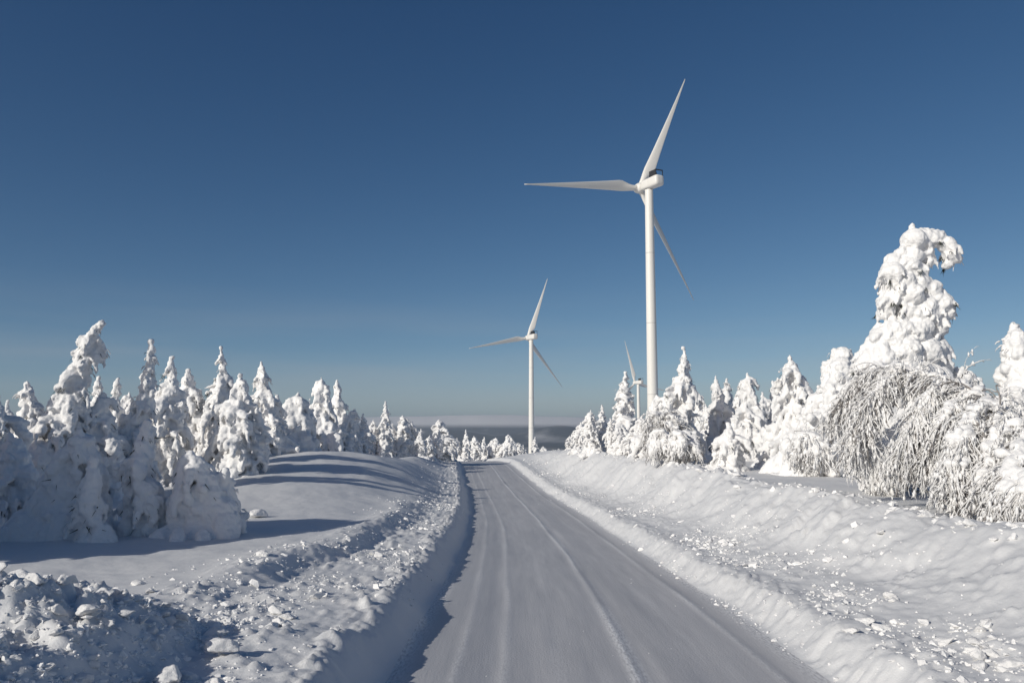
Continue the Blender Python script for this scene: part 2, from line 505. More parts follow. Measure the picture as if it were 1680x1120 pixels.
def snowify(blobs, voxel, seed, amp=.04, freq=3.6, amp2=.016, freq2=13, smooth=2):
    V, F = blobs_mesh(blobs)
    me = mesh_from('tmp', V, F)
    o = bpy.data.objects.new('tmp', me); C.objects.link(o)
    m = o.modifiers.new('r', 'REMESH'); m.mode = 'VOXEL'; m.voxel_size = voxel
    s = o.modifiers.new('s', 'SMOOTH'); s.iterations = smooth; s.factor = .5
    dg = bpy.context.evaluated_depsgraph_get()
    e = o.evaluated_get(dg)
    out = bpy.data.meshes.new_from_object(e)
    bpy.data.objects.remove(o); bpy.data.meshes.remove(me)
    n = len(out.vertices)
    co_ = np.empty(n * 3, np.float32); out.vertices.foreach_get('co', co_); co_ = co_.reshape(-1, 3).astype(float)
    no = np.empty(n * 3, np.float32); out.vertex_normals.foreach_get('vector', no); no = no.reshape(-1, 3)
    bl = lambda f, k: .45 - np.abs(noise3(co_ * f + k, seed + int(k))) * 1.6
    d = amp * (bl(freq, 1) + .8 * bl(freq * 2.0, 3) + .5 * bl(freq * 4.1, 7)) + amp2 * (noise3(co_ * freq2 * 1.6, seed + 2) + .6 * noise3(co_ * freq2 * 3.3, seed + 4)) * np.clip(.5 + 1.2 * noise3(co_ * 1.9, seed + 8), .15, 1.4)
    co_ = co_ + no * d[:, None]
    out.vertices.foreach_set('co', co_.astype(np.float32).ravel())
    out.polygons.foreach_set('use_smooth', np.ones(len(out.polygons), bool))
    out.update()
    return out


def profile(t, p):
    return (1 - t) ** p


def spruce_blobs(H, R, rng, p=.8, lean=(0, 0), dense=1.0, droop=.45, hook=0, lump=1.0, narrow=.0):
    """drooping clumps of snow round a leaning spine; returns blobs and the spots where needles may peep out"""
    ph = rng.uniform(0, 6.28, 4); wa = R * rng.uniform(.05, .16)
    g1, g2 = rng.uniform(.08, .26, 2); gf = rng.uniform(7, 12)
    def axis(t):
        wx = wa * (math.sin(t * 6 + ph[0]) - math.sin(ph[0])); wy = wa * (math.sin(t * 5 + ph[1]) - math.sin(ph[1]))
        return np.array([wx, wy, 0]) + np.array([lean[0] * t ** 1.6 + hook * max(0, t - .88) ** 1 * 3.0, lean[1] * t ** 1.6, H * (t if t < .94 or not hook else .94 + (t - .94) * .3)])
    B = []; tips = []
    n = int(H / .16)
    for k in range(n + 1):
        t = k / n
        r = (R * .33 * profile(t, p) + .06 * lump) * rng.uniform(.8, 1.15)
        r = max(r, .09)
        c = axis(t) + np.array([rng.normal(0, .12 * r), rng.normal(0, .12 * r), -r * .7])
        B.append((c, (r, r, r * 1.15)))
    nl = int(H / .21 * dense)
    for k in range(nl):
        t = (k + rng.uniform(0, .8)) / nl * .96
        rad = R * (profile(t, p) * (1 - narrow) + narrow * (1 - t) ** .3) * rng.uniform(.65, 1.2) * (1 + g1 * math.sin(t * gf + ph[2]))
        m = max(2, int(2 + rad * 5.4 * dense + rng.uniform(0, 1.5)))
        a0 = rng.uniform(0, 6.28)
        for j in range(m):
            a = a0 + j * 6.283 / m + rng.normal(0, .3)
            L = rad * rng.uniform(.55, 1.25) * (1 + g2 * math.sin(a + ph[3] + 4 * t))
            out = np.array([math.cos(a), math.sin(a), 0])
            rb = (.075 + .105 * rad) * rng.uniform(.6, 1.5) * lump
            root = axis(t)
            dr = droop * rng.uniform(.6, 1.5)
            # a laden bough: a long drooping pad of snow, with lobes hanging at its end
            def pad(cen, slope, ra, rs, ru):
                dd = out + np.array([rng.normal(0, .15), rng.normal(0, .15), -slope]); dd /= np.linalg.norm(dd)
                sd_ = np.array([-dd[1], dd[0], 0]); sd_ /= np.linalg.norm(sd_) + 1e-9; up = np.cross(dd, sd_)
                cc = cen.copy(); cc[2] = max(cc[2], ru * .3)
                B.append((cc, (ra, rs, ru), np.stack([dd, sd_, up], 1)))
            pad(root + out * L * .5 + np.array([0, 0, -dr * L * .30]), dr * .8, L * .55, rb * rng.uniform(.9, 1.3), rb * rng.uniform(.6, .9))
            pad(root + out * L * .85 + np.array([0, 0, -dr * L * .95 - rb * .2]), dr * 2.2 + .4, rb * rng.uniform(1.2, 1.9), rb * rng.uniform(.65, 1.0), rb * rng.uniform(.5, .75))
            for i in range(2):
                a3 = rng.normal(0, .5); o3 = np.array([out[0] * math.cos(a3) - out[1] * math.sin(a3), out[0] * math.sin(a3) + out[1] * math.cos(a3), 0])
                r3 = rb * rng.uniform(.3, .6)
                q3 = root + o3 * L * rng.uniform(.5, 1.05) + np.array([0, 0, -dr * L * rng.uniform(.3, 1.2)])
                if q3[2] > r3 * .4: B.append((q3, (r3, r3, r3 * rng.uniform(.9, 1.9))))
            # a hanging finger
            q = root + out * L + np.array([0, 0, -dr * L * 1.3])
            f = rng.integers(1, 4)
            for i in range(f):
                q = q + np.array([rng.normal(0, .02) + out[0] * .02, rng.normal(0, .02) + out[1] * .02, -rb * .75])
                rr = rb * (.62 - .13 * i)
                if q[2] > rr * .4:
                    B.append((q.copy(), (rr * .7, rr * .7, rr * 1.5)))
            tips.append((root + out * L * .85 + np.array([0, 0, -dr * L - rb * .75]), out, rb))
    # snow drifted round the foot
    for j in range(6):
        a = rng.uniform(0, 6.28); rr = R * rng.uniform(.35, .6)
        B.append((np.array([math.cos(a) * R * .45, math.sin(a) * R * .45, -.02]), (rr, rr, rr * .28)))
    return B, tips, axis


def spikes(points, rng, per=5, length=(.08, .2), rad=.012, spread=.7):
    V = []; F = []
    for c, out, rb in points:
        for j in range(per):
            d = np.array([out[0] * .5, out[1] * .5, -1]) + rng.normal(0, spread, 3) * .6
            d /= np.linalg.norm(d)
            b = c + rng.normal(0, rb * .35, 3); b[2] += rb * .2
            L = rng.uniform(*length) + rb * .3
            s = np.cross(d, rng.normal(size=3)); s /= np.linalg.norm(s); s2 = np.cross(d, s)
            i = len(V)
            for k in range(3):
                an = k * 2.094
                V.append(b + (s * math.cos(an) + s2 * math.sin(an)) * rad)
            V.append(b + d * L)
            F += [(i, i + 1, i + 3), (i + 1, i + 2, i + 3), (i + 2, i, i + 3)]
    return np.array(V), np.array(F)


def tube(points, radii, n=6):
    P = np.array(points, float); V = []; F = []
    for i, p in enumerate(P):
        d = P[min(i + 1, len(P) - 1)] - P[max(i - 1, 0)]; d /= np.linalg.norm(d) + 1e-9
        s = np.cross(d, [0.13, .31, .94] if abs(d[2]) < .9 else [1, 0, 0]); s /= np.linalg.norm(s); s2 = np.cross(d, s)
        for k in range(n):
            a = k * 2 * math.pi / n
            V.append(p + (s * math.cos(a) + s2 * math.sin(a)) * radii[i])
    for i in range(len(P) - 1):
        for k in range(n):
            a = i * n + k; b = i * n + (k + 1) % n
            F += [(a, b, b + n), (a, b + n, a + n)]
    return np.array(V), np.array(F)


def join(parts):
    Vs = []; Fs = []; o = 0
    for V, F in parts:
        if len(V) == 0: continue
        Vs.append(V); Fs.append(F + o); o += len(V)
    return np.concatenate(Vs), np.concatenate(Fs)


def add_tree(name, label, cat, group, loc, B, tips, axis, H, seed, voxel, per=6, amp=.042, extra=None, boughs=0):
    rng = np.random.default_rng(seed + 999)
    root = bpy.data.objects.new(name, None); C.objects.link(root); root.location = loc; root.empty_display_size = .3
    tag(root, label, cat, group)
    me = snowify(B, voxel, seed, amp=amp)
    link('snow_crown', me, SNOW, root)
    V, F = tube([axis(t) + np.array([0, 0, -.15 if t == 0 else 0]) for t in np.linspace(0, .9, 9)], [.11 * (1 - .85 * t) for t in np.linspace(0, 1, 9)])
    link('trunk', mesh_from('trunk', V, F), BARK, root)
    if per and tips:
        pick = [t for t in tips if rng.random() < .55]
        V, F = spikes(pick, rng, per)
        link('needles', mesh_from('needles', V, F, smooth=False), NEEDLE, root)
    if boughs and tips:
        V = []
        for c, out, rb in tips:
            if rng.random() > .6: continue
            for j in range(boughs):
                d = np.array([out[0] * .9, out[1] * .9, rng.uniform(-.3, .2)]) + rng.normal(0, .35, 3)
                pt = c + rng.normal(0, rb * .5, 3) + np.array([0, 0, rb * .3]); P = [pt]; L = rng.uniform(.05, .2)
                for i in range(4):
                    d = d / np.linalg.norm(d) + np.array([0, 0, -.45]) + rng.normal(0, .12, 3)
                    P.append(P[-1] + d / np.linalg.norm(d) * L / 4)
                if P[-1][2] < 0.02: continue
                r0 = rng.uniform(.008, .02)
                V.append(tube(P, [r0 * .8, r0 * rng.uniform(.7, 1.4), r0 * rng.uniform(.6, 1.3), r0 * .8, .003], 4))
        if V:
            V, F = join(V); link('frosted_needles', mesh_from('frosted_needles', V, F), FROST, root)
    return root


def copy_thing(root, loc, rz, scale, label, group):
    r = root.copy(); C.objects.link(r); r.location = loc; r.rotation_euler = (0, 0, rz); r.scale = scale
    r['label'] = label
    if group: r['group'] = group
    for ch in list(root.children):
        c = ch.copy(); C.objects.link(c); c.parent = r
    return r


# ------------------------------------------------------------------ trees along the road
def place(px, Y, top):
    X = at(px, 700, Y)[0]
    z = G1(X, Y)
    zt = at(px, top, Y)[2]
    return X, z, zt - z


GL = 'snow-laden spruces west of the road'
GR = 'snow-laden spruces east of the road'
GF = 'small snow-laden spruces beyond the crest of the road'


def near_tree(px, Y, top, wpx, label, group, seed, lean=0, p=.8, voxel=None, name='snow_laden_spruce', hook=0, lump=1.0, droop=.45, dense=1.0, narrow=0, per=6, sink=.08, amp=.042):
    bx = px
    X, z, H = place(bx, Y, top)
    R = wpx / 2 / FPX * Y
    rng = np.random.default_rng(seed)
    leanx = lean / FPX * Y
    B, tips, axis = spruce_blobs(H, R, rng, p=p, lean=(leanx, rng.normal(0, .08)), hook=hook, lump=lump, droop=droop, dense=dense, narrow=narrow)
    return add_tree(name, label, 'tree', group, (X, Y, z - sink), B, tips, axis, H, seed, voxel or max(.026, Y * .0015), per, boughs=5 if Y < 42 else 0, amp=amp)


# left side, unique trees  (px, Y, top py, width px, label, seed, kw)
LEFT = [
    (92, 22, 509, 118, 'tall spruce leaning toward the road, its snow-caked tip bent over sideways', 101, dict(lean=52, p=.95, lump=1.25, hook=.5)),
    (35, 24, 622, 90, 'broad lumpy snow-laden spruce at the leaning giant\'s outer shoulder', 102, dict(p=.5, lump=1.0)),
    (-12, 19.5, 640, 120, 'snow-laden spruce cut by the picture edge, lower boughs in shade', 103, dict(p=.5)),
    (157, 26, 613, 60, 'thin-topped spruce poking up just beside the bent leaning giant', 104, dict(p=.9)),
    (172, 23, 640, 84, 'squat round-headed spruce between the leaning giant and the shaded spire', 105, dict(p=.38, lump=1.2)),
    (190, 30, 615, 50, 'slim spruce with a tiny spike top behind the round-headed one', 106, dict(p=.9)),
    (228, 24, 553, 62, 'column-shaped spruce standing wholly in shade with a blunt flat tip', 107, dict(lean=12, p=.75, narrow=.1)),
    (272, 27, 580, 70, 'double-tipped sunlit spruce right behind the shaded column', 108, dict(p=.7, narrow=.2)),
    (303, 30, 602, 72, 'sunlit spruce with a broad rounded head between two spires', 109, dict(p=.55)),
    (352, 30, 565, 66, 'slender pointed spruce rising highest between the shaded column and the mound', 110, dict(p=.85, narrow=.1)),
    (392, 28, 610, 84, 'wide shaggy spruce with square shoulders over the shaded snow hollow', 111, dict(p=.5, narrow=.25)),
    (427, 36, 590, 76, 'sunlit spruce with a smooth thumb-like top at the mound\'s edge', 112, dict(p=.7)),
    (455, 39, 645, 50, 'low spruce tucked beside the thumb-topped one, in part shade', 113, dict(p=.5)),
    (489, 41, 642, 78, 'shaded bulky dome of a spruce standing on the mound', 114, dict(p=.42, lump=1.25)),
    (523, 50, 615, 66, 'tall lumpy sunlit spruce crowning the mound, its head knobbly', 115, dict(p=.6, narrow=.2)),
    (553, 54, 621, 56, 'spruce with a knobbed tip at the road-side end of the mound clump', 116, dict(p=.75)),
]
for px, Y, top, wp, lab, sd, kw in LEFT:
    near_tree(px, Y, top, wp * 1.36, lab, GL, sd, **kw)
# front row in shade
near_tree(128, 15.2, 700, 185, 'large rounded snow-buried spruce in deep shade at the front of the thicket', GL, 121, p=.5, lump=1.5, dense=1.0, per=5, droop=.9, amp=.02)
near_tree(165, 14.6, 745, 80, 'low snow-buried spruce nestled against the large shaded round one', GL, 122, p=.6, lump=1.4, per=6, droop=.9, amp=.025)
near_tree(250, 15.7, 684, 95, 'upright shaded spruce in the front row, darker needles showing', GL, 123, p=.7, lump=1.3, per=6, droop=.8, amp=.025)
near_tree(318, 15.6, 731, 165, 'wide snow dome of a spruce in shade sloping down to the field', GL, 124, p=.5, lump=1.35, dense=1.5, droop=.7, per=4, amp=.02)
near_tree(22, 17, 705, 140, 'shaded spruce heaped with snow at the front near the picture edge', GL, 125, p=.5, lump=1.4, per=5, droop=.8, amp=.025)
# right side, unique trees
RIGHT = [
    (1078, 37, 643, 62, 'round-topped snow-laden spruce hiding the foot of the tallest turbine', 201, dict(p=.35)),
    (1105, 38, 650, 56, 'blunt spruce leaning on the tall steeple-like one', 202, dict(p=.5)),
    (1127, 36, 567, 74, 'tall steeple-shaped spruce beside the tallest turbine tower', 203, dict(lean=-6, p=.75)),
    (1178, 38, 613, 52, 'skittle-shaped snow-laden spruce with a round knob on top', 204, dict(p=.6, narrow=.1)),
    (1194, 41, 618, 40, 'thin spruce close behind the skittle-shaped one', 205, dict(p=.7)),
    (1194, 29.5, 690, 78, 'low snow-laden spruce standing forward on the open field, shadow at its foot', 206, dict(p=.55)),
    (1226, 37, 608, 58, 'three-pointed snow-laden spruce, the middle spike tallest', 207, dict(p=.55, narrow=.3)),
    (1268, 38, 622, 56, 'snow-laden spruce with a small cap between the three-pointed and the hunched ones', 208, dict(p=.6)),
    (1300, 31, 582, 92, 'snow-laden spruce with a curled lumpy head left of the hunched one', 209, dict(p=.55, narrow=.15)),
    (1340, 27, 556, 142, 'hunched snow-laden spruce whose heavy tip bends toward the giant', 210, dict(lean=40, p=.55, lump=1.2, hook=.3)),
    (1578, 26, 599, 50, 'small spruce peeping out behind the giant bent spruce', 211, dict(p=.6)),
    (1612, 24, 615, 60, 'small snow-capped spruce above the arching birch, near the picture edge', 212, dict(p=.5)),
    (1690, 16, 522, 130, 'tall snow-laden spruce cut off by the picture edge beyond the birch', 213, dict(p=.6, lump=1.3, narrow=.25, lean=-15)),
    (1385, 30, 610, 100, 'snow-laden spruce filling the gap behind the hunched one', 214, dict(p=.5)),
]
for px, Y, top, wp, lab, sd, kw in RIGHT:
    near_tree(px, Y, top, wp * 1.3, lab, GR, sd, **kw)


# the giant bent spruce: its silhouette is a chain of big pillows
def giant():
    Y = 19.5
    rng = np.random.default_rng(77)
    raw = [(645, 118, 34), (655, 152, 24), (668, 70, 42), (748, 140, 26), (600, 132, 42), (578, 165, 46), (562, 220, 54), (585, 270, 52), (620, 190, 36), (650, 340, 55), (610, 350, 60), (600, 75, 50), (645, 62, 42), (690, 66, 34), (716, 92, 40), (734, 124, 38), (722, 160, 20), (560, 120, 32), (532, 150, 40), (520, 195, 50), (545, 230, 56),
           (530, 270, 46), (505, 300, 42), (492, 332, 26), (600, 180, 42), (655, 150, 20), (622, 230, 48), (660, 250, 42), (700, 300, 44), (718, 330, 32), (640, 310, 60),
           (580, 330, 48), (690, 380, 44), (600, 400, 70), (540, 400, 60), (500, 430, 56), (462, 460, 46), (436, 495, 40), (412, 530, 34), (480, 500, 66), (560, 480, 80),
           (640, 470, 66), (700, 455, 36), (712, 515, 26), (600, 560, 80), (500, 560, 80), (660, 560, 60), (440, 600, 60), (450, 670, 70), (600, 650, 95), (500, 740, 95),
           (620, 790, 85), (450, 820, 55), (445, 880, 42), (520, 880, 60), (600, 890, 60), (425, 925, 30), (660, 870, 50), (785, 560, 30), (765, 545, 26)]
    k = Y / FPX / 2.154
    base = at(1220 + 540 / 2.154, 798, Y)
    gx = base[0]; gz = G1(gx, Y)
    B = []; tips = []
    for x, y, r in raw:
        p = at(1220 + x / 2.154, 360 + y / 2.154, Y)
        rr = r * k
        dep = rng.uniform(-.25, .25) * rr
        c = np.array([p[0] - gx, dep, p[2] - gz])
        if c[2] < rr * .2: c[2] = rr * .2
        B.append((c, (rr * .84, rr * (.95 if r < 50 else 1.15), rr * .84)))
        m = int(6 + r * .22) if y > 150 else 5
        for j in range(m):
            d = rng.normal(size=3); d /= np.linalg.norm(d)
            if d[2] < -.5 and rng.random() < .4: d[2] *= -1
            q = c + d * rr * rng.uniform(.68, .86) * np.array([1, 1.1, 1])
            s = rr * (rng.uniform(.24, .5) if y > 340 else rng.uniform(.2, .34))
            dd = np.array([d[0], d[1], -.35 - .9 * rng.random()]); dd /= np.linalg.norm(dd)
            sv = np.array([-dd[1], dd[0], 0]); sv /= np.linalg.norm(sv) + 1e-9
            B.append((q, (s * rng.uniform(1.1, 1.9), s * rng.uniform(.7, 1.1), s * rng.uniform(.5, .8)), np.stack([dd, sv, np.cross(dd, sv)], 1)))
            if d[2] < .15:
                for i in range(2):
                    q2 = q + dd * s * (1.0 + .6 * i) + np.array([0, 0, -s * .4 * (i + 1)]); s2 = s * (.5 - .12 * i)
                    B.append((q2, (s2 * .7, s2 * .7, s2 * 1.6)))
                if rng.random() < .5: tips.append((q + np.array([0, 0, -s * .6]), d, s))
    pts = [(540, 900), (560, 700), (590, 500), (600, 350), (590, 220), (570, 140), (620, 75), (700, 75), (728, 130)]
    P = []
    for x, y in pts:
        p = at(1220 + x / 2.154, 360 + y / 2.154, Y); P.append(np.array([p[0] - gx, 0, p[2] - gz]))

    def axis(t):
        f = t * (len(P) - 1); i = min(int(f), len(P) - 2); return P[i] * (1 - f + i) + P[i + 1] * (f - i)
    add_tree('snow_laden_spruce', 'giant spruce buried in snow, its loaded top curled over like a crook', 'tree', GR, (gx, Y, gz), B, tips, axis, 6, 77, .028, per=9, amp=.024, boughs=3)


giant()


# ------------------------------------------------------------------ frosted birches
def strands(starts, rng, seg=6, mind=.3):
    """drooping twigs: tubes of three sides; returns white frosted mesh and dark twig mesh"""
    Wv = []; Dk = []
    for p, dr, L, r in starts:
        P = [np.array(p, float)]; d = np.array(dr, float); d /= np.linalg.norm(d)
        for i in range(seg):
            d = d + np.array([rng.normal(0, .13), rng.normal(0, .13), -.27]); d /= np.linalg.norm(d)
            q = P[-1] + d * L / seg
            if q[2] < .03: break
            P.append(q)
        if len(P) < 3: continue
        n = len(P)
        rad = [r * (1.1 - .75 * i / n) * rng.uniform(.8, 1.25) for i in range(n)]; rad[-1] = .002
        grp = Wv if rng.random() < .9 else Dk
        grp.append(tube(P, rad, 4))
        for i in range(int(L * 13)):
            k = rng.integers(0, n - 1); q = P[k] + (P[k + 1] - P[k]) * rng.random()
            dd = (P[k + 1] - P[k]); dd = dd / np.linalg.norm(dd) + rng.normal(0, .75, 3); dd[2] -= .2; dd /= np.linalg.norm(dd)
            ll = rng.uniform(.04, .13); rr = r * rng.uniform(.4, 1.1)
            q1 = q + dd * ll * .5; q2 = q1 + (dd + np.array([0, 0, -.5])) * ll * .5
            grp.append(tube([q, q1, q2], [rr * .7, rr, .002], 3))
    return Wv, Dk


def frosted(name, label, group, loc, limbs, rng, n_tw, Ltw, r_tw, snow_r, seed, voxel, side=(0, 0)):
    """limbs: list of point lists (local).  Twigs hang from them, pillows of snow ride on top"""
    root = bpy.data.objects.new(name, None); C.objects.link(root); root.location = loc
    tag(root, label, 'tree', group)
    tr = []; starts = []; B = []
    for li, (P, r0, dens, pil) in enumerate(limbs):
        P = np.array(P, float)
        tt = np.linspace(0, 1, 40); sg = np.linspace(0, 1, len(P))
        Q = np.stack([np.interp(tt, sg, P[:, i]) for i in range(3)], 1)
        for it in range(4):
            Q[1:-1] = (Q[:-2] + Q[1:-1] * 2 + Q[2:]) / 4
        tr.append(tube(Q, [r0 * (1 - .8 * t) for t in tt], 7))
        for j in range(int(n_tw * dens)):
            f = rng.random() ** .8 * 38; i = int(f); p = Q[i] + (Q[i + 1] - Q[i]) * (f - i)
            along = Q[i + 1] - Q[i]; along /= np.linalg.norm(along) + 1e-9
            dr = along * rng.uniform(.2, 1.2) + np.array([rng.normal(0, .8) + side[0], rng.normal(0, .8) + side[1], rng.uniform(-.5, .5)])
            L = Ltw * rng.uniform(.35, 1.1)
            starts.append((p, dr, L, r_tw * rng.uniform(.5, 1.5)))
        if pil:
            for i in range(int(24 * pil * min(len(P), 9) / 5)):
                i0 = rng.integers(2, 38); r = snow_r * rng.uniform(.35, 1.05)
                q = Q[i0] + np.array([rng.normal(0, .10), rng.normal(0, .10), -abs(rng.normal(0, .22))])
                if q[2] > .1:
                    B.append((q, (r * .8, r * .8, r * 1.5))); B.append((q + np.array([rng.normal(0, r * .5), rng.normal(0, r * .5), -r * 1.5]), (r * .5, r * .5, r * 1.3)))
            for i in range(1, 40):
                for rep in range(3):
                    r = snow_r * rng.uniform(.5, 1.25) * pil
                    B.append((Q[i] + np.array([rng.normal(0, r * .6), rng.normal(0, r * .6), r * .45]), (r, r, r * .75)))
    Wv, Dk = strands(starts, rng)
    # small clots of snow caught on the twigs
    cl = []
    for V, F in Wv:
        if rng.random() < .8:
            if rng.random() < .24:
                c = V[rng.integers(0, len(V))]; r = r_tw * rng.uniform(1.0, 2.0)
                cl.append((c, (r * rng.uniform(.7, 1.3), r * rng.uniform(.7, 1.3), r * rng.uniform(1.2, 3.6))))
    V, F = join(tr); link('trunk', mesh_from('trunk', V, F), BARK, root)
    V, F = join(Wv); link('frosted_twigs', mesh_from('frosted_twigs', V, F), FROST, root)
    V, F = join(Dk); link('bare_twigs', mesh_from('bare_twigs', V, F), TWIG, root)
    if B: link('snow_crown', snowify(B, voxel, seed, amp=.025), SNOW, root)
    if cl:
        V, F = blobs_mesh(cl, ICO1)
        V = V + .4 * r_tw * noise3(V * 20, seed)[:, None]
        link('snow_clumps', mesh_from('snow_clumps', V, F), SNOW, root)
    return root


def big_birch():
    rng = np.random.default_rng(500)
    # the trunk comes up out of the snow beyond the picture's edge and arches back over the field
    def P(x, y, Y):
        return at(1220 + x / 2.154, 360 + y / 2.154, Y)
    base = np.array([at(1735, 860, 12.5)[0], 12.5, 0.]); base[2] = G1(base[0], base[1])
    def rel(pts): return [P(*p) - base for p in pts]
    main = [np.zeros(3)] + rel([(1120, 900, 12.4), (1060, 830, 12.5), (990, 770, 12.9), (930, 700, 13.5), (870, 640, 14.2), (800, 606, 14.8), (720, 575, 15.4), (640, 548, 16), (560, 530, 16.6), (500, 522, 17), (440, 545, 17.3), (395, 585, 17.4), (350, 640, 17.5), (335, 720, 17.5)])
    l2 = rel([(930, 700, 13.5), (900, 760, 13.2), (880, 850, 12.9), (860, 940, 12.7)])
    l3 = rel([(870, 640, 14.2), (820, 680, 13.8), (780, 760, 13.4), (760, 850, 13.2), (750, 930, 13.1)])
    l4 = rel([(720, 575, 15.4), (660, 610, 15.0), (620, 680, 14.8), (590, 760, 14.6), (580, 830, 14.6)])
    l5 = rel([(560, 530, 16.6), (500, 570, 16.2), (450, 640, 16), (420, 720, 15.9), (400, 800, 16)])
    l6 = rel([(990, 770, 12.9), (960, 850, 12.4), (940, 940, 12.1), (930, 1010, 12)])
    l7 = rel([(800, 606, 14.8), (740, 650, 14.5), (700, 720, 14.3), (680, 800, 14.2), (690, 870, 14.1)])
    l8 = rel([(1060, 830, 12.5), (1030, 900, 12.0), (1010, 970, 11.8)])
    limbs = [(main, .10, 2.6, 1.15), (l2, .035, 1.1, 1.1), (l3, .035, 1.1, 1.1), (l4, .035, 1.0, .6), (l5, .03, 1.0, .5), (l6, .035, 1.1, 1.1), (l7, .035, .9, .7), (l8, .03, 1.0, 1.0)]
    frosted('frosted_birch', 'birch bowed into an arch under snow, frosted twigs hanging down in a curtain', 'frosted birches', base, limbs, rng, 540, .8, .0135, .082, 501, .026, side=(-.55, -.3))


big_birch()


def bush(px, Y, top, wpx, label, seed, n=260):
    X, z, H = place(px, Y, top)
    R = wpx / 2 / FPX * Y
    rng = np.random.default_rng(seed)
    limbs = []
    for k in range(11):
        a = k * 2.4 + rng.normal(0, .3); o = np.array([math.cos(a), math.sin(a)])
        h = H * rng.uniform(.65, 1.0); r = R * rng.uniform(.5, 1.0)
        limbs.append(([(0, 0, 0), (o[0] * r * .2, o[1] * r * .2, h * .55), (o[0] * r * .5, o[1] * r * .5, h * .92), (o[0] * r * .85, o[1] * r * .85, h * .85), (o[0] * r * 1.0, o[1] * r * 1.0, h * .5)], .03, 1, .8))
    return frosted('frosted_birch', label, 'frosted birches', (X, Y, z - .05), limbs, rng, n, .95 * H / 2.2, .018, .13, seed, .045)


bush(1108, 30.5, 700, 92, 'low shaggy frosted birch crouching in front of the steeple-shaped spruce', 511, 110)
bush(1092, 34, 668, 62, 'grey twiggy frosted birch next to the round-topped spruce', 512, 120)
bush(1338, 25.5, 695, 66, 'twiggy frosted birch below the hunched spruce', 513, 130)
bush(1446, 18.3, 715, 54, 'frosted birch sapling at the giant spruce\'s foot, half buried', 514, 120)

# ------------------------------------------------------------------ distant trees: copies of a few kinds
PROTO = []
for i, (H, R, p, nar, lmp, lean) in enumerate([(5, 1.0, .75, .05, 1.1, .1), (5, 1.25, .6, .15, 1.2, -.2), (5, .85, .9, .05, 1.0, .05), (5, 1.4, .5, .1, 1.3, .3), (5, 1.1, .7, .2, 1.1, -.1), (5, 1.2, .45, .25, 1.2, .2)]):
    rng = np.random.default_rng(300 + i)
    PROTO.append((H, R, p, nar, lmp, lean, rng, 300 + i))
made = {}


def far_tree(px, Y, top, wpx, label, group, k, rz=None):
    X, z, H = place(px, Y, top)
    R = wpx * 1.32 / 2 / FPX * Y
    h0, r0, p, nar, lmp, lean, rng, sd = PROTO[k]
    rz = (px * 1.7 + Y) % 6.28 if rz is None else rz
    sc_ = (R / r0, R / r0, H / h0)
    if k not in made:
        B, tips, axis = spruce_blobs(h0, r0, rng, p=p, narrow=nar, lump=lmp, lean=(lean, 0))
        r = add_tree('snow_laden_spruce', label, 'tree', group, (X, Y, z - .1), B, tips, axis, h0, sd, .05, per=3, boughs=3)
        r.rotation_euler = (0, 0, rz); r.scale = sc_
        made[k] = r
        return r
    return copy_thing(made[k], (X, Y, z - .1), rz, sc_, label, group)


